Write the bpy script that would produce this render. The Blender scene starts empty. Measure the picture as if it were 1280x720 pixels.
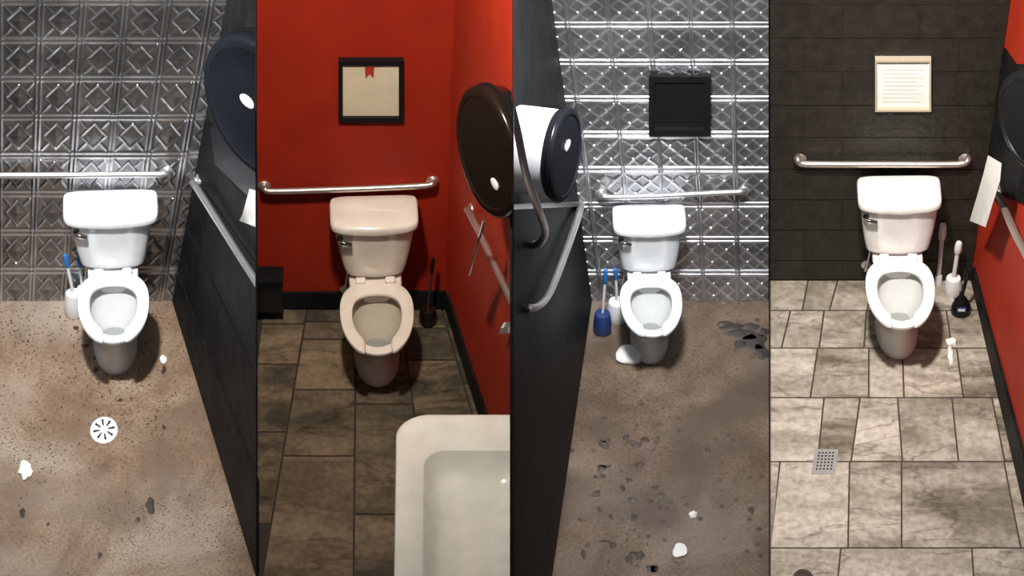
import bpy, bmesh, math, random
from mathutils import Vector, Matrix
random.seed(7)
scene = bpy.context.scene
try:
    scene.view_settings.view_transform = 'Standard'
except Exception: pass

# ------------------------------------------------------------------ camera
TILT = math.radians(43); LENS = 300.0
FPX = LENS/36*1280; S = 235.0
FWD = Vector((0, math.cos(TILT), -math.sin(TILT)))
UP = Vector((0, math.sin(TILT), math.cos(TILT)))
RT = Vector((1, 0, 0))
CAM = Vector((0, 0, 0.105)) - FWD*(FPX/S)
cd = bpy.data.cameras.new('camera'); cam = bpy.data.objects.new('camera', cd)
scene.collection.objects.link(cam); scene.camera = cam
cd.lens = LENS; cd.sensor_width = 36; cd.clip_end = 300; cd.clip_start = 1
cam.location = CAM; cam.rotation_euler = (math.pi/2-TILT, 0, 0)

# survey helpers: photo measurement -> metric point on a given real surface
def hit(px, py, plane, off=0.0):
    p, n = plane
    d = RT*(px-640)+UP*(360-py)+FWD*FPX
    q = p+n*off
    return CAM + d*((q-CAM).dot(n)/d.dot(n))
def HZ(z): return (Vector((0, 0, z)), Vector((0, 0, 1)))
def F(px, py, z=0.0): return hit(px, py, HZ(z))
def BW(row):
    y = F(640, row).y
    return (Vector((0, y, 0)), Vector((0, -1, 0)))
def colnormal(px): return (RT*(px-640)+FWD*FPX).cross(UP).normalized()   # points +x
def plane3(a, b, c, toward):
    n = (b-a).cross(c-a).normalized()
    if n.dot(toward-a) < 0: n = -n
    return (a, n)

# ------------------------------------------------------------------ materials
def mat(name, col, rough=0.5, metal=0.0, col2=None, scale=8.0, bump=0.0, bscale=40.0, coat=0.0, detail=6, spec=0.5):
    m = bpy.data.materials.new(name); m.use_nodes = True
    nt = m.node_tree; b = nt.nodes['Principled BSDF']
    b.inputs['Roughness'].default_value = rough; b.inputs['Metallic'].default_value = metal
    b.inputs['Coat Weight'].default_value = coat; b.inputs['Specular IOR Level'].default_value = spec
    tc = nt.nodes.new('ShaderNodeTexCoord')
    nz = nt.nodes.new('ShaderNodeTexNoise'); nz.inputs['Scale'].default_value = scale
    nz.inputs['Detail'].default_value = detail
    nt.links.new(tc.outputs['Object'], nz.inputs['Vector'])
    r = nt.nodes.new('ShaderNodeValToRGB')
    c2 = col2 if col2 else tuple(c*0.9 for c in col)
    r.color_ramp.elements[0].color = (*c2, 1); r.color_ramp.elements[1].color = (*col, 1)
    r.color_ramp.elements[0].position = 0.35; r.color_ramp.elements[1].position = 0.65
    nt.links.new(nz.outputs['Fac'], r.inputs['Fac']); nt.links.new(r.outputs['Color'], b.inputs['Base Color'])
    if bump > 0:
        n2 = nt.nodes.new('ShaderNodeTexNoise'); n2.inputs['Scale'].default_value = bscale; n2.inputs['Detail'].default_value = 5
        nt.links.new(tc.outputs['Object'], n2.inputs['Vector'])
        bp = nt.nodes.new('ShaderNodeBump'); bp.inputs['Strength'].default_value = bump; bp.inputs['Distance'].default_value = 0.01
        nt.links.new(n2.outputs['Fac'], bp.inputs['Height']); nt.links.new(bp.outputs['Normal'], b.inputs['Normal'])
    return m

def tinmat(name, k, rough, metal):
    m = mat(name, (k, k*1.01, k*1.04), rough, metal, col2=(k*.60, k*.61, k*.64), scale=4.0)
    nt = m.node_tree; b = nt.nodes['Principled BSDF']; src = b.inputs['Base Color'].links[0].from_socket
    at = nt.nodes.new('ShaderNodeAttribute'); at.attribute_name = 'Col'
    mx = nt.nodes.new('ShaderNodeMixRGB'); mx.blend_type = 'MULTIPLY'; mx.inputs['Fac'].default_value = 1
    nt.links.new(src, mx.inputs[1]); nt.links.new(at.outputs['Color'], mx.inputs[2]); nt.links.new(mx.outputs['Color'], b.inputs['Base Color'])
    return m

def concrete(name, stops, speck, sdark=(0.05, 0.035, 0.025), sc=1.6, rough=0.42, patch=None, dirt=None):
    m = bpy.data.materials.new(name); m.use_nodes = True
    nt = m.node_tree; N = nt.nodes; L = nt.links; b = N['Principled BSDF']
    b.inputs['Roughness'].default_value = rough
    b.inputs['Specular IOR Level'].default_value = .3
    tc = N.new('ShaderNodeTexCoord')
    nz = N.new('ShaderNodeTexNoise'); nz.inputs['Scale'].default_value = sc; nz.inputs['Detail'].default_value = 12; nz.inputs['Roughness'].default_value = 0.68
    nz.inputs['Distortion'].default_value = 0.5
    L.new(tc.outputs['Object'], nz.inputs['Vector'])
    r = N.new('ShaderNodeValToRGB'); cr = r.color_ramp
    cr.elements[0].position = stops[0][0]; cr.elements[0].color = (*stops[0][1], 1)
    cr.elements[1].position = stops[-1][0]; cr.elements[1].color = (*stops[-1][1], 1)
    for p, c in stops[1:-1]:
        e = cr.elements.new(p); e.color = (*c, 1)
    L.new(nz.outputs['Fac'], r.inputs['Fac'])
    prev = r.outputs['Color']
    n3 = N.new('ShaderNodeTexNoise'); n3.inputs['Scale'].default_value = 60; n3.inputs['Detail'].default_value = 5
    L.new(tc.outputs['Object'], n3.inputs['Vector'])
    r3 = N.new('ShaderNodeValToRGB'); r3.color_ramp.elements[0].position = 0.34; r3.color_ramp.elements[1].position = 0.6
    r3.color_ramp.elements[0].color = (0.70, 0.66, 0.62, 1); r3.color_ramp.elements[1].color = (1.08, 1.08, 1.08, 1)
    L.new(n3.outputs['Fac'], r3.inputs['Fac'])
    mx = N.new('ShaderNodeMixRGB'); mx.blend_type = 'MULTIPLY'; mx.inputs['Fac'].default_value = 1
    L.new(prev, mx.inputs[1]); L.new(r3.outputs['Color'], mx.inputs[2]); prev = mx.outputs['Color']
    def area(prev, col, off, sc_, lo, hi, amt):
        np_ = N.new('ShaderNodeTexNoise'); np_.inputs['Scale'].default_value = sc_; np_.inputs['Detail'].default_value = 8
        ad = N.new('ShaderNodeVectorMath'); ad.inputs[1].default_value = off; L.new(tc.outputs['Object'], ad.inputs[0]); L.new(ad.outputs[0], np_.inputs['Vector'])
        rp = N.new('ShaderNodeValToRGB'); rp.color_ramp.elements[0].position = lo; rp.color_ramp.elements[1].position = hi
        rp.color_ramp.elements[1].color = (amt, amt, amt, 1)
        L.new(np_.outputs['Fac'], rp.inputs['Fac'])
        mx = N.new('ShaderNodeMixRGB'); L.new(rp.outputs['Color'], mx.inputs['Fac']); L.new(prev, mx.inputs[1]); mx.inputs[2].default_value = (*col, 1)
        return mx.outputs['Color']
    if patch: prev = area(prev, patch, (4.3, 2.2, 0), .9, .46, .66, .7)
    if dirt:  prev = area(prev, dirt, (1.3, 7.2, 0), 1.6, .50, .62, .75)
    for s, lo, hi, maskscale in speck:
        v = N.new('ShaderNodeTexVoronoi'); v.inputs['Scale'].default_value = s
        L.new(tc.outputs['Object'], v.inputs['Vector'])
        rv = N.new('ShaderNodeValToRGB'); rv.color_ramp.elements[0].position = lo; rv.color_ramp.elements[1].position = hi
        rv.color_ramp.elements[0].color = (1, 1, 1, 1); rv.color_ramp.elements[1].color = (0, 0, 0, 1)
        L.new(v.outputs['Distance'], rv.inputs['Fac'])
        nm = N.new('ShaderNodeTexNoise'); nm.inputs['Scale'].default_value = maskscale
        L.new(tc.outputs['Object'], nm.inputs['Vector'])
        rm = N.new('ShaderNodeValToRGB'); rm.color_ramp.elements[0].position = 0.45; rm.color_ramp.elements[1].position = 0.62
        L.new(nm.outputs['Fac'], rm.inputs['Fac'])
        mm = N.new('ShaderNodeMath'); mm.operation = 'MULTIPLY'
        L.new(rv.outputs['Color'], mm.inputs[0]); L.new(rm.outputs['Color'], mm.inputs[1])
        mx = N.new('ShaderNodeMixRGB'); L.new(mm.outputs[0], mx.inputs['Fac'])
        L.new(prev, mx.inputs[1]); mx.inputs[2].default_value = (*sdark, 1); prev = mx.outputs['Color']
    L.new(prev, b.inputs['Base Color'])
    bp = N.new('ShaderNodeBump'); bp.inputs['Strength'].default_value = 0.15; bp.inputs['Distance'].default_value = 0.004
    L.new(n3.outputs['Fac'], bp.inputs['Height']); L.new(bp.outputs['Normal'], b.inputs['Normal'])
    return m

def slate(name, light, dark, rough=0.4, amt=0.5, lo=.42, hi=.60, sc0=1.7, stretch=3.0):
    m = bpy.data.materials.new(name); m.use_nodes = True
    nt = m.node_tree; N = nt.nodes; L = nt.links; b = N['Principled BSDF']
    b.inputs['Roughness'].default_value = rough
    b.inputs['Specular IOR Level'].default_value = .35
    tc = N.new('ShaderNodeTexCoord'); at = N.new('ShaderNodeAttribute'); at.attribute_name = 'Col'
    mp = N.new('ShaderNodeVectorMath'); mp.operation = 'MULTIPLY_ADD'; mp.inputs[1].default_value = (1, 1, 1)
    L.new(tc.outputs['Object'], mp.inputs[0])
    sc = N.new('ShaderNodeVectorMath'); sc.operation = 'SCALE'; sc.inputs['Scale'].default_value = 97.0
    L.new(at.outputs['Color'], sc.inputs[0]); L.new(sc.outputs[0], mp.inputs[2])
    mg = N.new('ShaderNodeMapping'); mg.inputs['Rotation'].default_value = (0, 0, 0.8); mg.inputs['Scale'].default_value = (1, stretch, 1)
    L.new(mp.outputs[0], mg.inputs['Vector'])
    nz = N.new('ShaderNodeTexNoise'); nz.inputs['Scale'].default_value = sc0; nz.inputs['Detail'].default_value = 14
    nz.inputs['Distortion'].default_value = 0.5; nz.inputs['Roughness'].default_value = 0.66
    L.new(mg.outputs['Vector'], nz.inputs['Vector'])
    r = N.new('ShaderNodeValToRGB'); r.color_ramp.elements[0].position = lo; r.color_ramp.elements[1].position = hi
    r.color_ramp.elements[0].color = (*dark, 1); r.color_ramp.elements[1].color = (*light, 1)
    L.new(nz.outputs['Fac'], r.inputs['Fac'])
    mx = N.new('ShaderNodeMixRGB'); mx.blend_type = 'MIX'; mx.inputs['Fac'].default_value = amt
    L.new(at.outputs['Color'], mx.inputs[1]); L.new(r.outputs['Color'], mx.inputs[2])
    # thin cleft lines following the grain
    nv = N.new('ShaderNodeTexNoise'); nv.inputs['Scale'].default_value = 1.1; nv.inputs['Detail'].default_value = 5; nv.inputs['Distortion'].default_value = .4
    L.new(mg.outputs['Vector'], nv.inputs['Vector'])
    rv = N.new('ShaderNodeValToRGB'); e = rv.color_ramp.elements
    e[0].position = .485; e[0].color = (1, 1, 1, 1); e[1].position = .515; e[1].color = (1, 1, 1, 1)
    kk = e.new(.50); kk.color = (.45, .42, .38, 1)
    L.new(nv.outputs['Fac'], rv.inputs['Fac'])
    mc = N.new('ShaderNodeMixRGB'); mc.blend_type = 'MULTIPLY'; mc.inputs['Fac'].default_value = .8
    L.new(mx.outputs['Color'], mc.inputs[1]); L.new(rv.outputs['Color'], mc.inputs[2])
    # chalky worn mottling
    n4 = N.new('ShaderNodeTexNoise'); n4.inputs['Scale'].default_value = 4; n4.inputs['Detail'].default_value = 12; n4.inputs['Roughness'].default_value = .75
    L.new(mp.outputs[0], n4.inputs['Vector'])
    r4 = N.new('ShaderNodeValToRGB'); r4.color_ramp.elements[0].position = .53; r4.color_ramp.elements[1].position = .68
    r4.color_ramp.elements[1].color = (.55, .55, .55, 1)
    L.new(n4.outputs['Fac'], r4.inputs['Fac'])
    mv = N.new('ShaderNodeMixRGB'); L.new(r4.outputs['Color'], mv.inputs['Fac']); L.new(mc.outputs['Color'], mv.inputs[1]); mv.inputs[2].default_value = (*[v*1.15 for v in light], 1)
    n3 = N.new('ShaderNodeTexNoise'); n3.inputs['Scale'].default_value = 30; n3.inputs['Detail'].default_value = 8
    L.new(tc.outputs['Object'], n3.inputs['Vector'])
    r3 = N.new('ShaderNodeValToRGB'); r3.color_ramp.elements[0].position = 0.3; r3.color_ramp.elements[1].position = 0.62
    r3.color_ramp.elements[0].color = (0.55, 0.53, 0.5, 1)
    L.new(n3.outputs['Fac'], r3.inputs['Fac'])
    m2 = N.new('ShaderNodeMixRGB'); m2.blend_type = 'MULTIPLY'; m2.inputs['Fac'].default_value = 0.8
    L.new(mv.outputs['Color'], m2.inputs[1]); L.new(r3.outputs['Color'], m2.inputs[2])
    L.new(m2.outputs['Color'], b.inputs['Base Color'])
    bp = N.new('ShaderNodeBump'); bp.inputs['Strength'].default_value = 0.35; bp.inputs['Distance'].default_value = 0.010
    L.new(nz.outputs['Fac'], bp.inputs['Height']); L.new(bp.outputs['Normal'], b.inputs['Normal'])
    return m

M = dict(
 porc=mat('porcelain_white', (0.84, 0.85, 0.86), 0.12, coat=0.5),
 porc_cream=mat('porcelain_cream', (0.82, 0.75, 0.66), 0.14, coat=0.5),
 porc_sink=mat('porcelain_sink', (0.86, 0.83, 0.74), 0.14, coat=0.5),
 porc_warm_lit=mat('porcelain_warm_lit', (0.88, 0.86, 0.84), 0.12, coat=0.5),  # white porcelain with warm room light tinted into the colour
 seat=mat('seat_plastic', (0.82, 0.84, 0.85), 0.22),
 seat_cream=mat('seat_plastic_cream', (0.82, 0.74, 0.64), 0.22),
 seat_warm_lit=mat('seat_plastic_warm_lit', (0.89, 0.87, 0.84), 0.22),  # white seat plastic, warm room light tinted into the colour
 water=mat('bowl_water', (0.30, 0.32, 0.30), 0.03),
 bowl_shaded=mat('bowl_interior_shaded', (0.58, 0.59, 0.58), 0.12),  # porcelain darkened in colour for the shade inside the bowl
 bowl_shaded_c=mat('bowl_interior_cream_shaded', (0.52, 0.46, 0.37), 0.12),  # cream porcelain, shade inside the bowl put into the colour
 steel=mat('brushed_steel', (0.74, 0.73, 0.72), 0.34, 0.85, bump=0.05, bscale=80),
 steel_warm_lit=mat('brushed_steel_warm_lit', (0.66, 0.59, 0.53), 0.34, 0.85),  # same steel, warm dimmer room light tinted into the colour
 chrome=mat('chrome', (0.25, 0.24, 0.23), 0.15, 1.0),
 tin=tinmat('pressed_tin', .88, .30, .96),
 tin2=tinmat('pressed_tin_bright', .98, .33, .90),
 black=mat('black_painted_wood', (0.012, 0.012, 0.013), 0.55, col2=(0.005, 0.005, 0.006), bump=0.5, bscale=22, spec=.12),
 dgrey=mat('charcoal_paint', (0.022, 0.023, 0.025), 0.6, col2=(0.013, 0.014, 0.015), bump=0.5, bscale=22, spec=.13),
 block=mat('black_painted_block', (0.024, 0.021, 0.016), 0.42, col2=(0.014, 0.012, 0.009), scale=12, bump=0.6, bscale=30, spec=.4),
 joint=mat('block_joint', (0.003, 0.0027, 0.002), 0.8, spec=.05),
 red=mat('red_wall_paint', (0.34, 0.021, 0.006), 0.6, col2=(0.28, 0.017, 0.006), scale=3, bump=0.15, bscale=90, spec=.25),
 red_lit=mat('red_wall_paint_lit', (0.42, 0.028, 0.007), 0.6, col2=(0.36, 0.022, 0.007), scale=3, bump=0.15, bscale=90, spec=.25),  # same red paint, brighter light on side walls put into the colour
 blackp=mat('black_plastic', (0.008, 0.008, 0.009), 0.25, coat=0.1, spec=.3),
 navyp=mat('smoked_blue_plastic', (0.0085, 0.010, 0.0135), 0.35, coat=0.05, spec=.25),
 brownp=mat('smoked_brown_plastic', (0.012, 0.007, 0.005), 0.22, coat=0.2, spec=.35),
 white=mat('white_plastic', (0.82, 0.82, 0.82), 0.35),
 body=mat('dispenser_body', (0.58, 0.58, 0.60), 0.4),
 blue=mat('blue_plastic', (0.03, 0.17, 0.50), 0.35),
 navy=mat('navy_plastic', (0.02, 0.045, 0.16), 0.3),
 paper=mat('paper', (0.86, 0.84, 0.80), 0.9, bump=0.2, bscale=60),
 cream=mat('cream_paper', (0.66, 0.58, 0.42), 0.8),
 tanf=mat('tan_frame', (0.50, 0.42, 0.32), 0.6),
 ink=mat('ink', (0.62, 0.58, 0.54), 0.8),
 dark=mat('dark_stain', (0.060, 0.043, 0.031), 0.5, col2=(0.035, 0.025, 0.018)),
 stain=mat('wet_stain', (0.050, 0.036, 0.025), 0.4, col2=(0.075, 0.055, 0.039), scale=30),
 stain_d=mat('black_wet_stain', (0.028, 0.022, 0.018), 0.4, col2=(0.045, 0.035, 0.028), scale=30),
 grout=mat('grout', (0.030, 0.021, 0.015), 0.8),
 grout4=mat('grout_light', (0.055, 0.038, 0.028), 0.8),
 hole=mat('drain_hole', (0.008, 0.008, 0.008), 0.8),
 redtab=mat('red_tab', (0.45, 0.03, 0.02), 0.6),
 divider=mat('light_divider_paint', (0.06, 0.055, 0.05), 0.7),  # coating of the added light dividers between bays
)
M['conc1'] = concrete('stained_concrete', [(0.34, (0.115, 0.068, 0.040)), (0.46, (0.22, 0.145, 0.094)), (0.55, (0.30, 0.215, 0.148)), (0.68, (0.40, 0.32, 0.25))],
                      [(38, 0.16, 0.28, 2.2), (80, 0.18, 0.30, 1.7)], (0.075, 0.050, 0.033), sc=1.5, patch=(.35, .29, .24), dirt=(.16, .105, .068))
M['conc3'] = concrete('brown_concrete', [(0.34, (0.070, 0.045, 0.030)), (0.46, (0.130, 0.088, 0.058)), (0.56, (0.18, 0.128, 0.090)), (0.70, (0.25, 0.195, 0.150))],
                      [(14, 0.12, 0.30, 2.4)], (0.05, 0.036, 0.026), sc=1.5, patch=(.19, .15, .12), dirt=(.070, .049, .034))
M['slate2'] = slate('dark_slate', (0.26, 0.190, 0.120), (0.036, 0.031, 0.022), 0.45, 0.55, sc0=1.4)
M['slate4'] = slate('beige_slate', (0.60, 0.535, 0.465), (0.15, 0.12, 0.085), 0.45, 0.55, sc0=1.0, stretch=3.6)

# ------------------------------------------------------------------ mesh builder
class B:
    def __init__(s): s.v = []; s.f = []; s.m = []; s.sm = []; s.mats = []; s.col = []
    def mi(s, m):
        m = M[m] if isinstance(m, str) else m
        if m not in s.mats: s.mats.append(m)
        return s.mats.index(m)
    def add(s, vs, fs, m, smooth=True, col=(0.5, 0.5, 0.5), cols=None):
        o = len(s.v); s.v += [Vector(v) for v in vs]; k = s.mi(m)
        for q, f in enumerate(fs):
            s.f.append([i+o for i in f]); s.m.append(k); s.sm.append(smooth); s.col.append(cols[q] if cols else col)
    def rings(s, rings, m, cap0=True, cap1=True, smooth=True):
        n = len(rings[0]); vs = [p for r in rings for p in r]; fs = []
        for i in range(len(rings)-1):
            for j in range(n):
                k = (j+1) % n
                fs.append([i*n+j, i*n+k, (i+1)*n+k, (i+1)*n+j])
        if cap0: fs.append(list(range(n))[::-1])
        if cap1: fs.append([(len(rings)-1)*n+j for j in range(n)])
        s.add(vs, fs, m, smooth)
    def tube(s, pts, r, m, n=14, smooth_path=True):
        pts = [Vector(p) for p in pts]
        if smooth_path and len(pts) > 2:
            out = []
            for i in range(len(pts)-1):
                p0 = pts[max(i-1, 0)]; p1 = pts[i]; p2 = pts[i+1]; p3 = pts[min(i+2, len(pts)-1)]
                for k in range(8):
                    t = k/8
                    out.append(0.5*((2*p1)+(p2-p0)*t+(2*p0-5*p1+4*p2-p3)*t*t+(3*p1-p0-3*p2+p3)*t**3))
            out.append(pts[-1]); pts = out
        rad = r if callable(r) else (lambda t: r)
        T = [(pts[min(i+1, len(pts)-1)]-pts[max(i-1, 0)]).normalized() for i in range(len(pts))]
        a = Vector((0, 0, 1)) if abs(T[0].z) < 0.9 else Vector((1, 0, 0))
        u = T[0].cross(a).normalized(); R = []
        for i, p in enumerate(pts):
            u = (u-T[i]*u.dot(T[i])).normalized(); w = T[i].cross(u)
            rr = rad(i/(len(pts)-1))
            R.append([p+(u*math.cos(2*math.pi*j/n)+w*math.sin(2*math.pi*j/n))*rr for j in range(n)])
        s.rings(R, m)
    def revolve(s, c, axis, prof, m, n=40, sx=1.0, sy=1.0, cap0=True, cap1=True):
        axis = Vector(axis).normalized(); c = Vector(c)
        a = Vector((0, 0, 1)) if abs(axis.z) < 0.9 else Vector((1, 0, 0))
        u = a.cross(axis).normalized(); w = axis.cross(u)
        if abs(axis.z) > 0.9: u = Vector((1, 0, 0)); w = Vector((0, 1, 0))
        R = [[c+axis*h+(u*math.cos(2*math.pi*j/n)*sx+w*math.sin(2*math.pi*j/n)*sy)*r for j in range(n)] for r, h in prof]
        s.rings(R, m, cap0, cap1)
    def prism(s, pxs, plane, t, m, off=0.0):
        n = plane[1]; fr = [hit(x, y, plane, off+t) for x, y in pxs]; bk = [p-n*t for p in fr]
        k = len(pxs); fs = [list(range(k)), [k+i for i in range(k)][::-1]]
        for i in range(k): j = (i+1) % k; fs.append([i, k+i, k+j, j])
        s.add(fr+bk, fs, m, False)
    def box(s, c, d, m, bev=0.0, rot=None):
        bm = bmesh.new(); bmesh.ops.create_cube(bm, size=1)
        bmesh.ops.scale(bm, vec=d, verts=bm.verts)
        if bev: bmesh.ops.bevel(bm, geom=bm.edges[:], offset=bev, segments=3, affect='EDGES', profile=0.6)
        if rot: bmesh.ops.transform(bm, matrix=rot, verts=bm.verts)
        bmesh.ops.translate(bm, vec=c, verts=bm.verts)
        bm.verts.index_update()
        s.add([v.co.copy() for v in bm.verts], [[v.index for v in f.verts] for f in bm.faces], m, bev > 0); bm.free()
    def xf(s, mtx):
        s.v = [mtx @ v for v in s.v]
    def done(s, name, clip=None, recalc=True):
        me = bpy.data.meshes.new(name); me.from_pydata([tuple(v) for v in s.v], [], s.f)
        for m in s.mats: me.materials.append(m)
        me.polygons.foreach_set('material_index', s.m); me.polygons.foreach_set('use_smooth', s.sm)
        ca = me.color_attributes.new('Col', 'FLOAT_COLOR', 'CORNER')
        buf = []
        for p, c in zip(me.polygons, s.col): buf += list((*c, 1))*p.loop_total
        ca.data.foreach_set('color', buf)
        bm = bmesh.new(); bm.from_mesh(me)
        if recalc: bmesh.ops.recalc_face_normals(bm, faces=bm.faces)
        if clip:
            for px, side in clip:
                n = colnormal(px)*side
                bmesh.ops.bisect_plane(bm, geom=bm.verts[:]+bm.edges[:]+bm.faces[:], plane_co=CAM-n*0.003, plane_no=n, clear_outer=True)
        co = [v.co for v in bm.verts]
        o = Vector(((min(c.x for c in co)+max(c.x for c in co))/2, (min(c.y for c in co)+max(c.y for c in co))/2, min(c.z for c in co)))
        bmesh.ops.translate(bm, vec=-o, verts=bm.verts)
        bm.to_mesh(me); bm.free()
        try: me.set_sharp_from_angle(angle=math.radians(42))
        except Exception: pass
        ob = bpy.data.objects.new(name, me); scene.collection.objects.link(ob); ob.location = o
        return ob

# ------------------------------------------------------------------ toilets
def egg(hw, d0, d1, z, n=48, cfrac=0.42, bp=0.75):
    dc = d0+(d1-d0)*cfrac; out = []
    for j in range(n):
        t = 2*math.pi*j/n; c = math.cos(t); sn = math.sin(t)
        x = hw*(abs(sn)**(0.92 if c > 0 else bp))*(1 if sn >= 0 else -1)
        d = dc+(d1-dc)*c if c > 0 else dc+(dc-d0)*(-(abs(c)**bp))
        out.append(Vector((x, -d, z)))
    return out
def rrect(w, d0, d1, z, bulge=0.0, n=48, p=0.35):
    out = []; dc = (d0+d1)/2; hd = (d1-d0)/2
    for j in range(n):
        t = 2*math.pi*j/n; c = math.cos(t); sn = math.sin(t)
        x = w/2*(abs(sn)**p)*(1 if sn > 0 else -1)
        d = dc+hd*(abs(c)**p)*(1 if c > 0 else -1)
        if c > 0: d += bulge*(1-(2*x/w)**2)
        out.append(Vector((x, -d, z)))
    return out
def toilet(px, row, gap, s, yaw, lidw, tt, tb, hw, porc, seat, bowl, gapdeg=13, lever='chrome'):
    b = B()
    secs = [(0, .118, .16, .57), (.03, .116, .16, .57), (.06, .104, .17, .555), (.14, .100, .18, .55), (.21, .112, .19, .585), (.28, .142, .20, .645), (.33, .164, .21, .695), (.36, .174, .215, .725), (.376, .176, .22, .732), (.384, .174, .222, .730), (.387, .168, .228, .724)]
    R = [egg(h*hw/.19, d0, d1, z) for z, h, d0, d1 in secs]
    R += [egg(.132*hw/.19, .285, .680, .386)]
    b.rings(R, porc, True, False)
    R = [egg(h*hw/.19, d0, d1, z) for z, h, d0, d1 in [(.386, .132, .285, .680), (.377, .127, .29, .675), (.357, .134, .285, .682), (.32, .122, .31, .668), (.27, .098, .36, .635), (.22, .066, .41, .585), (.17, .045, .44, .54)]]
    b.rings(R, bowl, False, True)
    b.rings([egg(.056, .425, .565, .205), egg(.03, .46, .53, .206)], 'water', False, True)
    b.rings([rrect(.20, .03, .30, 0, p=.5), rrect(.19, .03, .30, .12, p=.5), rrect(.17, .03, .28, .25, p=.5), rrect(.24, .02, .30, .34, p=.5), rrect(.27, .015, .30, .395, p=.5), rrect(.26, .02, .29, .405, p=.5)], porc)
    b.rings([rrect(.16, .05, .19, .40, p=.6), rrect(.16, .05, .19, .47, p=.6)], porc)
    for sx in (-1, 1): b.revolve((sx*.098, -.30, .02), (0, 0, 1), [(.017, 0), (.016, .012), (.008, .022), (.001, .024)], porc, 12)
    T = []
    for k in range(9):
        u = k/8; w = tb+(tt-tb)*(u**.75); T.append(rrect(w, .035-.01*u, .20+.02*u, .44+.325*u, bulge=.018+.01*u, p=.36))
    b.rings([rrect(tb*.84, .05, .175, .425, bulge=.01, p=.5)]+T, porc)
    L = [rrect(lidw*.955, .02, .235, .760, .026, p=.3), rrect(lidw*.99, .012, .243, .766, .028, p=.3), rrect(lidw, .01, .246, .776, .028, p=.3), rrect(lidw, .01, .246, .800, .028, p=.3), rrect(lidw*.985, .014, .240, .812, .028, p=.3), rrect(lidw*.94, .025, .226, .819, .026, p=.32), rrect(lidw*.6, .07, .18, .822, .02, p=.4)]
    b.rings(L, porc)
    lx = -tt*.42
    b.revolve((lx, -.222, .715), (0, -1, 0), [(.016, 0), (.016, .012), (.009, .016), (.009, .030)], lever, 16)
    b.tube([(lx, -.250, .715), (lx+.025, -.256, .710), (lx+.055, -.256, .698)], lambda t: .008+.004*t, lever, 10)
    n = 64; g = math.radians(gapdeg); rings = []
    o = [egg(hw, .235, .79, 0, 720)[i] for i in range(720)]; inn = [egg(hw*.655, .335, .69, 0, 720)[i] for i in range(720)]
    def samp(L, t): return L[int(round(t/(2*math.pi)*720)) % 720]
    for k in range(n+1):
        t = g+(2*math.pi-2*g)*k/n
        ti = g*1.35+(2*math.pi-2.7*g)*k/n
        O = samp(o, t*1.0).copy(); I = samp(inn, ti).copy()
        e = min(k, n-k); sh = 1.0 if e > 1 else (.92 if e == 1 else .74)
        mid = (O+I)/2; O = mid+(O-mid)*sh; I = mid+(I-mid)*sh
        zz = .404; th = .028*(1 if e > 0 else .6); ring = []
        for q in range(12):
            a = 2*math.pi*q/12; ca = math.cos(a); sa = math.sin(a)
            f = (abs(ca)**.6)*(1 if ca > 0 else -1)
            p = mid+(O-mid)*f
            ring.append(Vector((p.x, p.y, zz+th*.5+th*.55*(abs(sa)**.6)*(1 if sa > 0 else -1))))
        rings.append(ring)
    b.rings(rings, seat)
    for sx in (-1, 1): b.box((sx*.075, -.245, .435), (.05, .04, .03), seat, .008)
    b.tube([(-.15, -.01, .16), (-.16, -.06, .17), (-.15, -.09, .25), (-.13, -.10, .43)], .006, 'steel', 8)
    b.revolve((-.15, -.0, .16), (0, -1, 0), [(.028, 0), (.026, .006), (.012, .012), (.012, .04)], 'steel', 16)
    P = BW(row); y = P[0].y-gap; p = hit(px, row-40, P)
    b.xf(Matrix.Translation((p.x, y, 0)) @ Matrix.Rotation(math.radians(yaw), 4, 'Z') @ Matrix.Scale(s, 4))
    return b.done('toilet')

# ------------------------------------------------------------------ other helpers
def bar(pts, plane, r, m, flanges=(), clip=None, fr=None):
    b = B(); P = [hit(x, y, plane, o) for x, y, o in pts]
    b.tube(P, r, m, 16)
    for x, y in flanges:
        fr_ = fr or r*2.1
        b.revolve(hit(x, y, plane, 0.001), plane[1], [(fr_, 0), (fr_, .006), (fr_*.9, .012), (r*1.15, .016), (r*1.1, .028)], m, 24)
    return b.done('grab_bar', clip)
def crumple(name, px, py, rx, ry, h, m='paper', seed=0, z=0.0, rot=0):
    rnd = random.Random(seed); bm = bmesh.new(); bmesh.ops.create_icosphere(bm, subdivisions=3, radius=1)
    amps = [(rnd.uniform(.8, 2.4), rnd.uniform(0, 6), Vector((rnd.uniform(-1, 1), rnd.uniform(-1, 1), rnd.uniform(-1, 1)))) for _ in range(6)]
    c = F(px, py, z); b = B()
    for v in bm.verts:
        k = 1+sum(.10*math.sin(f*3*v.co.dot(d)+p) for f, p, d in amps)
        v.co *= k
    cr, sr = math.cos(rot), math.sin(rot); vs = []
    for v in bm.verts:
        x = v.co.x*rx/S; y = v.co.y*ry/160.0
        vs.append(Vector((x*cr-y*sr, x*sr+y*cr, max(.0, (v.co.z+.45)*h))) + c)
    bm.verts.index_update()
    b.add(vs, [[v.index for v in f.verts] for f in bm.faces], m, False); bm.free()
    return b.done(name)
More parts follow.
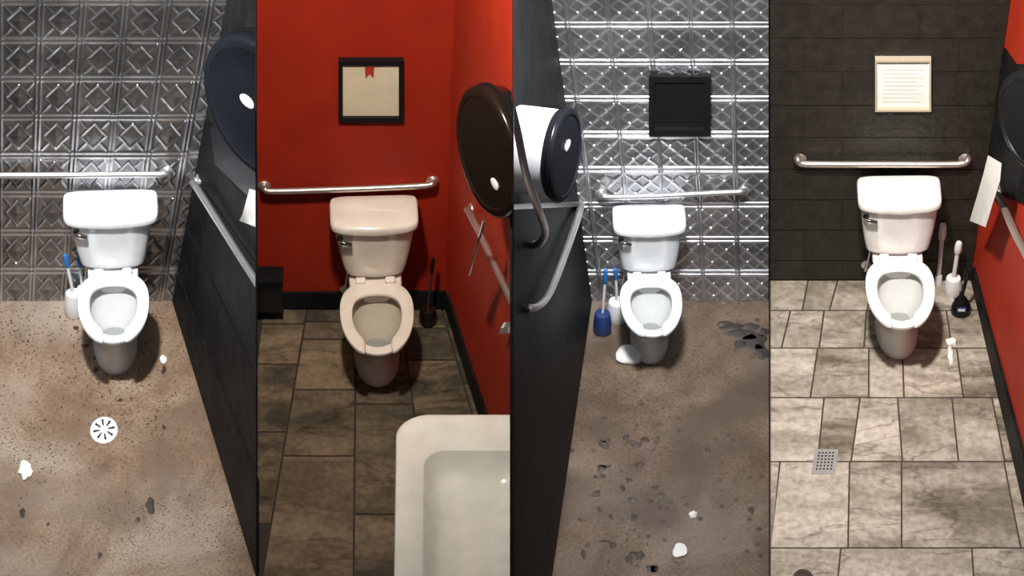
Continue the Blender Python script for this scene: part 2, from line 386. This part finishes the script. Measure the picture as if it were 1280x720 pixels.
def blobs(name, lst, m, z=0.0015, h=.001):
    b = B(); rnd = random.Random(5)
    for k, (px, py, rx, ry) in enumerate(lst):
        c = F(px, py, z); n = 22 if rx > 1.6 else 8; ph = [rnd.uniform(0, 6.28) for _ in range(4)]
        ring = []; ring2 = []
        for j in range(n):
            t = 2*math.pi*j/n; q = 1+.18*math.sin(2*t+ph[0])+.12*math.sin(3*t+ph[1])+.08*math.sin(5*t+ph[2])
            ring.append(c+Vector((rx/S*q*math.cos(t), ry/160*q*math.sin(t), 0)))
            ring2.append(c+Vector((rx/S*q*.93*math.cos(t), ry/160*q*.93*math.sin(t), h)))
        b.rings([ring, ring2], m)
    return b.done(name)
def brush(name, px, py, r, h, mh, hx, hy, hz, ms, tip=None, rr=.008, cone=False):
    b = B(); c = F(px, py)
    if cone: prof = [(r, 0), (r, .012), (r*.92, .05), (r*.55, h*.8), (r*.25, h), (.012, h+.02)]
    else: prof = [(r*.9, 0), (r, .01), (r*.96, h*.5), (r*.85, h*.92), (r*.78, h), (r*.5, h+.004), (.012, h+.008)]
    b.revolve(c, (0, 0, 1), prof, mh, 28)
    a = c+Vector((0, 0, h*.9)); e = c+Vector((hx, hy, hz))
    b.tube([a, a.lerp(e, .5), e], rr, ms, 10)
    b.tube([a.lerp(e, .72), a.lerp(e, .86), e+(e-a)*.02], lambda t: rr*(1.25+.5*math.sin(math.pi*t)), tip or ms, 10)
    return b.done(name)
def drum(c, axis, r, depth, m, label=None, clip=None, name='toilet_paper_dispenser', extra=None, ring='blackp'):
    b = B(); axis = Vector(axis).normalized()
    b.revolve(c-axis*depth, axis, [(r*.93, 0), (r*.95, depth*.2), (r*.98, depth*.6), (r, depth*.82), (r*.985, depth*.92), (r*.95, depth*.985), (r*.90, depth), (r*.86, depth+.002), (r*.84, depth-.004), (r*.5, depth-.002), (.01, depth)], m, 56)
    b.revolve(c-axis*depth*.55, axis, [(r*1.0, 0), (r*1.015, .004), (r*1.015, .014), (r*1.0, .018)], ring, 56)
    if label:
        lx, lz, lr = label
        u = Vector((0, 0, 1)).cross(axis).normalized(); w = axis.cross(u)
        p = c+u*lx*r+w*lz*r-axis*.002
        b.revolve(p, axis, [(lr, 0), (lr, .005), (lr*.9, .007)], 'white', 24, 1.25, .8)
        R = Matrix((u, w, axis)).transposed().to_4x4()
        for dz, ww in ((.010, .7), (-.006, 1.1)):
            b.box(p+axis*.0078+w*dz, (lr*ww, .005, .001), 'ink', 0, R)
    if extra: extra(b, axis)
    return b.done(name, clip)
def strip(name, rows, plane, off, m, clip=None, t=.003):
    b = B(); vs = []
    for k, (x0, y0, x1, y1) in enumerate(rows):
        o = off+.008*math.sin(k*1.7)
        for q in range(5):
            f = q/4; vs.append(hit(x0+(x1-x0)*f, y0+(y1-y0)*f, plane, o+.012*math.sin(f*5+k)))
    n = len(rows); fs = []
    for k in range(n-1):
        for q in range(4): fs.append([k*5+q, k*5+q+1, (k+1)*5+q+1, (k+1)*5+q])
    b.add(vs, fs, m)
    return b.done(name, clip)

BOT = 850
def light_divider(px):  # added edge-on divider, keeps each bay's lamp light out of the next
    b = B(); n = colnormal(px); yb = F(px, 340).y
    def q(py, y):
        return hit(px, py, (Vector((0, y, 0)), Vector((0, -1, 0))))
    yf = F(px, BOT).y
    a = F(px, BOT); c = F(px, 340); d = q(-200, yb); e = q(-200, yf)
    vs = [p+n*o for o in (-.002, .002) for p in (a, c, d, e)]
    b.add(vs, [[0, 1, 2, 3], [7, 6, 5, 4], [0, 4, 5, 1], [1, 5, 6, 2], [2, 6, 7, 3], [3, 7, 4, 0]], 'divider', False)
    return b.done('added_light_divider')
for px in (320.5, 641, 961.5): light_divider(px)

def slab(name, pxs, m):
    b = B(); top = [F(x, y) for x, y in pxs]; bot = [p-Vector((0, 0, .05)) for p in top]; k = len(pxs)
    b.add(top+bot, [list(range(k)), [k+i for i in range(k)][::-1]]+[[i, k+i, k+(i+1) % k, (i+1) % k] for i in range(k)], m, False)
    return b
def wallprism(name, pxs, plane, m, t=.04):
    b = B(); b.prism(pxs, plane, t, m, off=-t); return b.done(name)

def tin(name, plane, xl, xr, y0, y1, cu, cv, mode, m, step=1.3, amp=.55):
    nx = int((max(xr(y0), xr(y1))-min(xl(y0), xl(y1)))/step); ny = int((y1-y0)/step)
    vs = []; pi = math.pi; H = []
    for i in range(ny+1):
        py = y0+(y1-y0)*i/ny; a = xl(py); c = xr(py)
        for j in range(nx+1):
            px = a+(c-a)*j/nx
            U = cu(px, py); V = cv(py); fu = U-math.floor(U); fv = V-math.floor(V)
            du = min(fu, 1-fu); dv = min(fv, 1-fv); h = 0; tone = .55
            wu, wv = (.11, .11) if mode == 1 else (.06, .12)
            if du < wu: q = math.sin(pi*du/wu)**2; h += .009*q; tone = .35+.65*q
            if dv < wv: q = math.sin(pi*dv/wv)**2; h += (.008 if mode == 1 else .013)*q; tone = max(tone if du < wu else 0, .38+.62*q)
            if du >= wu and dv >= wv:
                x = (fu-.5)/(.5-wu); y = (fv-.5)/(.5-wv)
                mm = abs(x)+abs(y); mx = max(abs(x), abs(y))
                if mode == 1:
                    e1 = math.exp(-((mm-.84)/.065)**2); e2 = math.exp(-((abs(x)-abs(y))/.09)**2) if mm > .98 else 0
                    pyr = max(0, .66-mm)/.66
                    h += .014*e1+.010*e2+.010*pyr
                    tone = .38+.62*e1+.5*e2-(.06 if mm < .66 else 0)+.3*pyr*(1 if y < 0 else -.4)  # pyramid light and shade painted in: upper half lighter, lower half darker
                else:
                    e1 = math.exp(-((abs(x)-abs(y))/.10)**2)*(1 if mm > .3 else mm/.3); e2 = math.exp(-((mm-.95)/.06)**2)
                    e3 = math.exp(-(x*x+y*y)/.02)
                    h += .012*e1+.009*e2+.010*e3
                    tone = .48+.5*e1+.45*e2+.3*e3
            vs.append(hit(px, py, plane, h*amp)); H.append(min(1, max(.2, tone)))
    fs = []; cols = []
    for i in range(ny):
        for j in range(nx):
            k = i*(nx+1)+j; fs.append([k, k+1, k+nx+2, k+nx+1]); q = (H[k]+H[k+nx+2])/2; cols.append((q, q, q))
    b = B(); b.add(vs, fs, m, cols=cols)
    b.prism([(xl(y0), y0), (xr(y0), y0), (xr(y1), y1), (xl(y1), y1)], plane, .03, 'dgrey', off=-.034)
    return b.done(name)

def frame(name, x0, y0, x1, y1, plane, w, mf, mi, t=.03, extra=None):
    b = B()
    b.prism([(x0+w, y0+w), (x1-w, y0+w), (x1-w, y1-w), (x0+w, y1-w)], plane, t*.5, mi)
    for q in ([(x0, y0), (x1, y0), (x1-w, y0+w), (x0+w, y0+w)], [(x1, y0), (x1, y1), (x1-w, y1-w), (x1-w, y0+w)],
              [(x1, y1), (x0, y1), (x0+w, y1-w), (x1-w, y1-w)], [(x0, y1), (x0, y0), (x0+w, y0+w), (x0+w, y1-w)]):
        b.prism(q, plane, t, mf)
    if extra: extra(b)
    return b.done(name)

def lerpx(xa, ya, xb, yb): return lambda y: xa+(xb-xa)*(y-ya)/(yb-ya)

# ================================================================== ROOM 1
P1 = BW(376)
cor1 = lerpx(283, 0, 215, 376)
R1 = plane3(F(215, 376), F(320, 722), hit(283, 0, P1), F(100, 500))
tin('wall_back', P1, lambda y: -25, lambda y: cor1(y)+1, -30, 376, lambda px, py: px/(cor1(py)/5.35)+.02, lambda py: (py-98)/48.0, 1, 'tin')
wallprism('wall_right', [(215, 376), (cor1(-30), -30), (320, -30), (320, 722)], R1, 'dgrey', .002)
slab('floor', [(-30, 376), (320, 376), (320, BOT), (-30, BOT)], 'conc1').done('floor')
b = B()
b.prism([(215.3, 376), (221, 341), (319.7, 600), (319.7, 720)], R1, .018, 'black'); b.done('baseboard_right')
b = B()
b.prism([(222, 337), (232, 283), (319.7, 470), (319.7, 590)], R1, .010, 'black')
b.prism([(233, 279), (243, 222), (319.7, 330), (319.7, 462)], R1, .010, 'black')
b.prism([(244, 217), (256, 150), (319.7, 190), (319.7, 322)], R1, .010, 'black')
b.done('trim_1')
toilet(142, 376, .0, 1.0, 2.5, .50, .435, .335, .19, 'porc', 'seat', 'bowl_shaded', 17)
bar([(-20, 219.5, .06), (60, 219.2, .06), (140, 218.5, .06), (198, 218, .06), (208, 217, .045), (210, 215, 0)], P1, .017, 'steel', [(209, 214)])
bar([(241, 229, 0), (243, 231, .05), (250, 241, .07), (280, 289, .07), (325, 360, .07)], R1, .019, 'steel', [(249, 226)], [(320, 1)])
def ex1(b, ax):
    b.prism([(263, 160), (312, 120), (330, 215), (330, 264), (302, 238), (268, 205)], R1, .10, 'navyp', off=.02)
drum(hit(318, 138, R1, .24), (-.72, -.68, .10), .40, .20, 'navyp', (-.14, .06, .042), [(320, 1)], extra=ex1)
strip('toilet_paper', [(312, 236, 326, 240), (308, 250, 326, 255), (303, 268, 326, 272), (299, 276, 326, 286)], R1, .15, 'paper', [(320, 1)])
brush('toilet_brush', 93, 392, .052, .15, 'white', -.035, .02, .40, 'white', 'blue', .009)
brush('toilet_brush', 104, 382, .035, .13, 'white', -.01, .02, .33, 'white', 'blue', .009)
b = B(); c = F(130, 538); sy = 1.38
b.revolve(c, (0, 0, 1), [(.073, 0), (.072, .004), (.066, .006), (.03, .0065), (.001, .0065)], 'white', 40, 1, sy)
for k in range(8):
    a = k*math.pi/4+.2
    pts = []
    for rr_, hw_ in ((.022, .003), (.056, .006)):
        for sg in (-1, 1):
            x = rr_*math.cos(a)-sg*hw_*math.sin(a); y = rr_*math.sin(a)+sg*hw_*math.cos(a)
            pts.append(c+Vector((x, y*sy, .0082)))
    b.add([pts[0], pts[1], pts[3], pts[2]], [[0, 1, 2, 3]], 'hole', False)
b.done('floor_drain')
crumple('paper_scrap', 33, 588, 8, 10, .015, seed=1)
crumple('paper_scrap', 204, 449, 4, 4, .012, seed=2)
rs = random.Random(11)
sp = []
while len(sp) < 420:
    x = rs.gauss(120, 75); y = 385+abs(rs.gauss(0, 110))
    if 0 < x < 212+(y-376)*.3 and y < 720: q = rs.uniform(.4, 1.15); sp.append((x, y, q, q))
blobs('floor_stain', [(188, 632, 6, 9), (28, 641, 4, 5), (172, 650, 3, 3), (205, 534, 2, 3), (60, 655, 2, 2), (125, 694, 3, 3), (112, 425, 3, 3), (119, 447, 3, 3),
   (95, 410, 3, 3), (107, 432, 4, 3), (205, 462, 3, 5), (120, 462, 3, 4), (150, 500, 3, 2)]+sp, 'dark')

# ================================================================== ROOM 2
P2 = BW(386)
cor2 = lerpx(568, 0, 556, 386)
R2 = plane3(F(556, 386), F(641, 655), hit(568, 0, P2), F(440, 500))
wallprism('wall_back', [(321, 386), (321, -30), (cor2(-30), -30), (556, 386)], P2, 'red')
wallprism('wall_right', [(556, 386), (cor2(-30), -30), (640.5, -30), (640.5, 655)], R2, 'red_lit', .002)
b = B(); b.prism([(321, 386), (321, 367), (556.6, 365), (556, 386)], P2, .015, 'black'); b.done('baseboard_back')
b = B(); b.prism([(556, 386), (557, 366), (640.3, 622), (640.3, 655)], R2, .015, 'black'); b.done('baseboard_right')
def tiles(b, quads, m, pal, g=1.3):
    for k, q in enumerate(quads):
        cx = sum(p[0] for p in q)/4; cy = sum(p[1] for p in q)/4
        qq = []
        for x, y in q:
            qq.append((x+(g if x < cx else -g), y+(g*.8 if y < cy else -g*.8)))
        top = [F(x, y, .004) for x, y in qq]; bot = [p-Vector((0, 0, .004)) for p in top]
        c = random.choice(pal); kk = random.uniform(.85, 1.15); c = tuple(v*kk for v in c)
        b.add(top+bot, [[0, 1, 2, 3]]+[[i, 4+i, 4+(i+1) % 4, (i+1) % 4] for i in range(4)], m, False, c)
b = slab('floor', [(321, 386), (641, 386), (641, BOT), (321, BOT)], 'grout')
Ls = [lerpx(330, 386, 262, 720), lerpx(384, 386, 328, 720), lerpx(445, 386, 442, 720), lerpx(500, 386, 545, 720), lerpx(552, 386, 650, 720), lerpx(600, 386, 740, 720)]
cols = [[386, 405, 455, 540, 655, BOT], [386, 402, 424, 487, 570, 760, BOT], [386, 430, 505, 643, 780, BOT], [386, 410, 450, 525, 610, 720, BOT], [386, 425, 480, 560, 660, BOT]]
pal2 = [(.075, .065, .045), (.13, .108, .075), (.085, .070, .050), (.26, .195, .125), (.10, .090, .062), (.19, .135, .088)]
q = []
for ci, rows in enumerate(cols):
    for a, c in zip(rows, rows[1:]):
        l, r = Ls[ci], Ls[ci+1]
        Q = [(max(321, l(a)), a), (r(a), a), (r(c), c), (max(321, l(c)), c)]
        if Q[1][0] > 322 and Q[2][0] > 322 and Q[0][0] < 640:
            Q = [(min(x, 640), y) for x, y in Q]; q.append(Q)
tiles(b, q, 'slate2', pal2); b.done('floor')
toilet(468, 386, .015, 1.04, 2.5, .447, .415, .30, .188, 'porc_cream', 'seat_cream', 'bowl_shaded_c', 21)
def tab(b): b.prism([(456, 84), (468, 84), (467, 98), (462, 93), (457, 98)], P2, .002, 'redtab', off=.018)
frame('picture_frame', 423, 77, 504, 153, P2, 5.5, 'blackp', 'cream', .035, tab)
bar([(330, 234, 0), (331, 236, .05), (340, 239, .06), (400, 237.5, .06), (470, 235, .06), (530, 232, .06), (541, 229, .05), (543, 227, 0)], P2, .017, 'steel_warm_lit', [(330, 232), (541, 226)])
bar([(584, 262, 0), (586, 264, .05), (594, 280, .07), (620, 335, .07), (650, 398, .07)], R2, .018, 'steel_warm_lit', [(590, 262)], [(641, 1)])
drum(hit(606, 191, R2, .20), (-.88, -.43, .12), .34, .14, 'brownp', (.40, -.28, .032), [(640.5, 1)], ring='blackp')
strip('toilet_paper', [(603, 276, 607, 277), (598, 296, 601, 297), (592, 318, 594, 319), (585, 344, 587, 345)], R2, .14, 'paper')
brush('toilet_brush', 535, 403, .050, .10, 'brownp', .03, .01, .45, 'dark', 'blackp', .007)
b = B()
b.prism([(322, 391), (322, 356), (352, 357), (355, 391)], (P2[0], P2[1]), .10, 'blackp', off=.02)
b.prism([(322, 357), (322, 352), (354, 353), (354, 358)], (P2[0], P2[1]), .12, 'black', off=.02)
b.done('waste_bin')
strip('toilet_paper', [(630, 403, 640, 402), (626, 410, 640, 409), (624, 418, 640, 416)], R2, .03, 'paper')
# sink
b = B(); zt = .85
A = F(495, 517, zt); Cc = F(700, 800, zt)
cx, cy = (A.x+Cc.x)/2, (A.y+Cc.y)/2; HW, HD = (Cc.x-A.x)/2, (A.y-Cc.y)/2
def sring(hw, hd, z, ox=0, oy=0, n=72, r=None):
    r = r or min(hw, hd)*.42; out = []
    for j in range(n):
        t = 2*math.pi*(j+.5)/n
        c, s_ = math.cos(t), math.sin(t)
        x = (hw-r)*(1 if c > 0 else -1)+r*c; y = (hd-r)*(1 if s_ > 0 else -1)+r*s_
        out.append(Vector((cx+ox+x, cy+oy+y, z)))
    return out
IW, ID = HW-.155, HD-.25
b.rings([sring(HW*.55, HD*.55, zt-.24), sring(HW*.8, HD*.82, zt-.18), sring(HW*.93, HD*.94, zt-.10), sring(HW*.975, HD*.98, zt-.05), sring(HW*.995, HD*.995, zt-.035), sring(HW, HD, zt-.02), sring(HW, HD, zt-.008), sring(HW*.985, HD*.988, zt),
         sring(HW-.03, HD-.03, zt+.002), sring(HW-.06, HD-.06, zt-.002), sring(IW+.02, ID+.02, zt-.006, 0, -.02), sring(IW+.01, ID+.01, zt-.012, 0, -.02)], 'porc_sink', True, False)
b.rings([sring(IW+.01, ID+.01, zt-.012, 0, -.02), sring(IW-.005, ID-.005, zt-.035, 0, -.02), sring(IW-.03, ID-.04, zt-.09, 0, -.02), sring(IW-.08, ID-.10, zt-.135, 0, -.02), sring(IW*.3, ID*.3, zt-.15, 0, -.02)], 'porc_sink', False, True)
b.revolve((cx, cy+.02, 0), (0, 0, 1), [(.14, 0), (.13, .03), (.09, .08), (.08, .4), (.10, .62)], 'porc_sink', 32)
b.done('sink', [(640.5, 1)])

# ================================================================== ROOM 3
P3 = BW(376)
cor3 = lerpx(690, 0, 740, 376)
L3 = plane3(F(740, 376), F(690, 720), hit(690, 0, P3), F(850, 500))
xb = lerpx(740, 376, 690, 720)
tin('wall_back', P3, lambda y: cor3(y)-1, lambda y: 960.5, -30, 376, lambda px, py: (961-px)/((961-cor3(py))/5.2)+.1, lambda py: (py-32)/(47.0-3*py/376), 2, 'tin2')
wallprism('wall_left', [(740, 376), (cor3(-30), -30), (642, -30), (642, BOT), (xb(BOT), BOT)], L3, 'dgrey', .002)
b = B()
b.prism([(739.6, 376), (724, 258), (642.3, 262), (642.3, BOT), (xb(BOT), BOT)], L3, .02, 'black')
b.done('trim_2')
b = B(); b.prism([(724, 258), (723, 252), (642.3, 255), (642.3, 262)], L3, .035, 'blackp'); b.done('trim_3')
slab('floor', [(642, 376), (961, 376), (961, BOT), (642, BOT)], 'conc3').done('floor')
toilet(809, 375, .0, .87, 2.0, .445, .405, .33, .19, 'porc', 'seat', 'bowl_shaded', 17)
frame('picture_frame', 811, 96, 888, 170, P3, 7, 'blackp', 'blackp', .05)
bar([(751, 243, 0), (753, 245, .05), (765, 246.5, .06), (820, 245, .06), (880, 242, .06), (920, 240, .06), (928, 239, .05), (930, 237, 0)], P3, .015, 'steel', [(751, 242), (930, 238)])
bar([(636, 120, .42), (647, 165, .42), (657, 215, .40), (673, 262, .34), (681, 288, .24), (676, 303, .12), (664, 308, 0)], L3, .019, 'steel', [(662, 306)], [(641.5, -1)])
bar([(726, 254, 0), (725, 262, .05), (718, 285, .07), (700, 335, .07), (686, 368, .07), (674, 382, .07), (662, 386, .05), (656, 388, 0)], L3, .019, 'steel', [(657, 385)])
def ex3(b, ax):
    c = hit(709, 194, L3, .32)
    b.revolve(c-ax*.065, -ax, [(.215, 0), (.222, .015), (.222, .20), (.20, .23), (.19, .30)], 'body', 48)
drum(hit(709, 194, L3, .32), (.94, -.30, .12), .24, .06, 'navyp', (.1, .18, .030), [(641.5, -1)], extra=ex3)
brush('toilet_brush', 753, 414, .050, .13, 'navy', .015, .0, .44, 'white', 'blue', .008)
brush('toilet_brush', 771, 399, .055, .13, 'white', -.01, 0, .36, 'white', 'blue', .008)
crumple('paper_scrap', 788, 447, 16, 10, .03, seed=9, rot=-.3)
crumple('paper_scrap', 866, 644, 4, 4, .01, seed=10)
crumple('paper_scrap', 849, 688, 8, 8, .010, seed=11)
rs = random.Random(3)
blobs('floor_stain', [(885, 563, 4, 3), (940, 640, 3, 3), (900, 600, 3, 2)]+[(rs.uniform(725, 830), rs.uniform(545, 715), rs.uniform(1.5, 7), rs.uniform(1.5, 5)) for _ in range(38)]+[(rs.uniform(760, 955), rs.uniform(460, 715), rs.uniform(.8, 2), rs.uniform(.8, 2)) for _ in range(50)], 'stain')
blobs('floor_stain', [(928, 418, 20, 6), (944, 426, 17, 9), (915, 409, 16, 4), (952, 440, 9, 9), (905, 404, 9, 3), (925, 430, 9, 4), (940, 408, 10, 4), (955, 415, 5, 6)], 'stain_d', z=.003)

# ================================================================== ROOM 4
P4 = BW(350)
cor4 = lerpx(1263, 0, 1213, 350)
R4 = plane3(F(1213, 350), F(1281, 640), hit(1263, 0, P4), F(1100, 500))
wallprism('wall_back', [(962, 350), (962, -30), (cor4(-30), -30), (1213, 350)], P4, 'joint')
b = B()
rows = [-30, 6, 48, 90, 132, 172, 212, 250, 288, 326, 350]
for k in range(10):
    y0, y1 = rows[k], rows[k+1]; st = 1005+(48 if k % 2 else 0); xs = [962.5]+[x for x in (st, st+97, st+194, st+291) if x < cor4(y1)-10]+[None]
    for i in range(len(xs)-1):
        x0 = xs[i]; g = .22
        xa, xc = (xs[i+1], xs[i+1]) if xs[i+1] else (cor4(y0), cor4(y1))
        gy = 1.0 if k in (2, 4, 7) else .55
        b.prism([(x0+g, y0+gy), (xa-g, y0+gy), (xc-g, y1-.55), (x0+g, y1-.55)], P4, .012, 'block')
b.done('trim_4')
b = B(); b.prism([(1213, 350), (cor4(-30), -30), (1281, -30), (1300, -30), (1300, 721)], R4, .002, 'red_lit', off=-.002); b.done('wall_right')
b = B(); b.prism([(cor4(236), 236), (cor4(60), 60), (1268, 80), (1300, 80), (1300, 262)], R4, .012, 'black'); b.done('trim_5')
b = B(); b.prism([(1213.2, 350), (1215, 334), (1300, 652), (1300, 722)], R4, .018, 'black'); b.done('baseboard_right')
b = slab('floor', [(962, 350), (1320, 350), (1320, BOT), (962, BOT)], 'grout4')
rws = [350, 388, 435, 497, 577, 685, BOT]
lines = [[(1010, 1003), (1047, 1037), (1090, 1084), (1142, 1142), (1190, 1195)], [(988, 977), (1030, 1024), (1083, 1080), (1134, 1134), (1183, 1190)],
         [(1022, 1013), (1086, 1086), (1128, 1130), (1196, 1204)], [(1030, 1022), (1075, 1064), (1122, 1128), (1190, 1198), (1240, 1256)],
         [(975, 962.5), (1062, 1060), (1127, 1127), (1255, 1276)], [(1051, 1035), (1215, 1224)]]
Lt, Md, Dk, Gr = (.56, .50, .435), (.42, .37, .31), (.19, .155, .11), (.30, .27, .22)
shade = [[Md, Gr, Dk, Md, Gr, Dk], [Gr, Lt, Md, Gr, Dk, Md], [Lt, Dk, Gr, Md, Dk], [Lt, Dk, Lt, Gr, Md, Dk], [Md, Lt, Md, Gr, Lt], [Md, Lt, Gr]]
for k in range(6):
    L = [(962.5, 962.5)]+lines[k]+[(1318, 1318)]
    for j, (a, c) in enumerate(zip(L, L[1:])):
        tiles(b, [[(max(a[0], 962.5), rws[k]), (c[0], rws[k]), (c[1], rws[k+1]), (max(a[1], 962.5), rws[k+1])]], 'slate4', [shade[k][j]], 1.1)
b.done('floor')
toilet(1118, 350, .05, 1.0, 1.0, .443, .42, .335, .184, 'porc_warm_lit', 'seat_warm_lit', 'bowl_shaded', 18)
def txt(b):
    for k in range(9):
        y = 87+k*5; b.prism([(1103, y), (1155-(k*7 % 13), y), (1155-(k*7 % 13), y+.7), (1103, y+.7)], P4, .001, 'ink', off=.026)
frame('notice_sign', 1094, 76, 1164, 140, P4, 2.2, 'tanf', 'paper', .05, txt)
bar([(999, 195, 0), (997, 199, .05), (1003, 204.5, .06), (1040, 205.5, .06), (1110, 205.5, .06), (1180, 205.5, .06), (1203, 204.5, .06), (1210, 200, .05), (1208, 195, 0)], P4, .018, 'steel_warm_lit', [(1000, 197), (1206, 197)])
bar([(1244, 242, 0), (1246, 244, .05), (1254, 258, .07), (1272, 298, .07), (1300, 350, .07)], R4, .020, 'steel_warm_lit', [(1252, 240)])
drum(hit(1284, 155, R4, .2), (-.84, -.52, .12), .27, .16, 'blackp', (.50, -.55, .035))
strip('toilet_paper', [(1235, 194, 1252, 204), (1229, 218, 1250, 226), (1221, 246, 1241, 254), (1212, 276, 1232, 284)], R4, .14, 'paper')
brush('toilet_brush', 1173, 354, .022, .06, 'white', .01, 0, .42, 'white', None, .013)
brush('toilet_brush', 1191, 366, .048, .11, 'white', .02, 0, .36, 'white', None, .012)
brush('toilet_plunger', 1201, 390, .055, .12, 'blackp', .03, 0, .30, 'blackp', None, .010, cone=True)
b = B(); c = F(1201, 390); b.box(c+Vector((0, -.048, .06)), (.05, .004, .035), 'navy', .001); b.box(c+Vector((0, -.051, .06)), (.035, .002, .015), 'white'); o = b.done('label_tag')
par = [x for x in bpy.data.objects if x.name.startswith('toilet_plunger')][0]; bpy.context.view_layer.update(); o.parent = par; o.matrix_parent_inverse = par.matrix_world.inverted()
crumple('paper_scrap', 1190, 430, 8, 5, .02, seed=21)
crumple('paper_scrap', 1188, 446, 4, 10, .015, seed=22)
b = B(); ps = [F(x, y, .005) for x, y in ((1019, 562), (1048, 562), (1044, 593), (1014, 593))]; pb = [p+Vector((0, 0, .004)) for p in ps]
b.add(ps+pb, [[4, 5, 6, 7]]+[[i, 4+i, 4+(i+1) % 4, (i+1) % 4] for i in range(4)], 'steel', False)
for i in range(5):
    for j in range(6):
        u = .2+.15*i; v = .15+.13*j
        p = ps[0].lerp(ps[1], u).lerp(ps[3].lerp(ps[2], u), v)+Vector((0, 0, .0045))
        b.revolve(p, (0, 0, 1), [(.0055, 0), (.005, .0006)], 'hole', 10, 1, 1.2)
b.done('floor_drain')
b = B(); b.revolve(F(1004, 724, .004), (0, 0, 1), [(.055, 0), (.054, .005), (.035, .006), (.034, .003), (.001, .003)], 'dark', 28, 1, 1.3); b.done('floor_cleanout_cover')

# ------------------------------------------------------------------ lights
def lamp(name, px, py, yoff, row, size, power, col, tx=None, ty=420, spread=180):
    y = BW(row)[0].y-yoff
    p = hit(px, py, (Vector((0, y, 0)), Vector((0, -1, 0))))
    l = bpy.data.lights.new(name, 'AREA'); l.shape = 'DISK'; l.size = size; l.energy = power; l.color = col
    l.spread = math.radians(spread)
    o = bpy.data.objects.new(name, l); scene.collection.objects.link(o); o.location = p
    tx = tx or px
    t = Vector((hit(tx, ty, HZ(0)).x, hit(640, ty, HZ(0)).y, 0))
    o.rotation_euler = (t-p).to_track_quat('-Z', 'Y').to_euler()
lamp('ceiling_lamp', 40, -100, 1.9, 376, .22, 82, (.98, .98, .98), 95, 380, 98)
lamp('ceiling_lamp', 410, -100, 1.9, 386, .22, 46, (1, .91, .80), 465, 380, 108)
lamp('ceiling_lamp', 800, -110, 1.9, 376, .50, 80, (.97, .98, 1), 830, 340, 96)
lamp('ceiling_lamp', 1060, -100, 1.9, 350, .25, 84, (1, .94, .87), 1090, 400, 105)
w = bpy.data.worlds.new('world'); scene.world = w; w.use_nodes = True
nt = w.node_tree; bg = nt.nodes['Background']; tc = nt.nodes.new('ShaderNodeTexCoord'); sp = nt.nodes.new('ShaderNodeSeparateXYZ')
r = nt.nodes.new('ShaderNodeValToRGB'); r.color_ramp.elements[0].position = .0; r.color_ramp.elements[0].color = (.05, .05, .05, 1)
r.color_ramp.elements[1].position = .8; r.color_ramp.elements[1].color = (.55, .55, .57, 1)
nt.links.new(tc.outputs['Generated'], sp.inputs[0]); nt.links.new(sp.outputs['Z'], r.inputs['Fac']); nt.links.new(r.outputs['Color'], bg.inputs['Color'])
bg.inputs['Strength'].default_value = .55
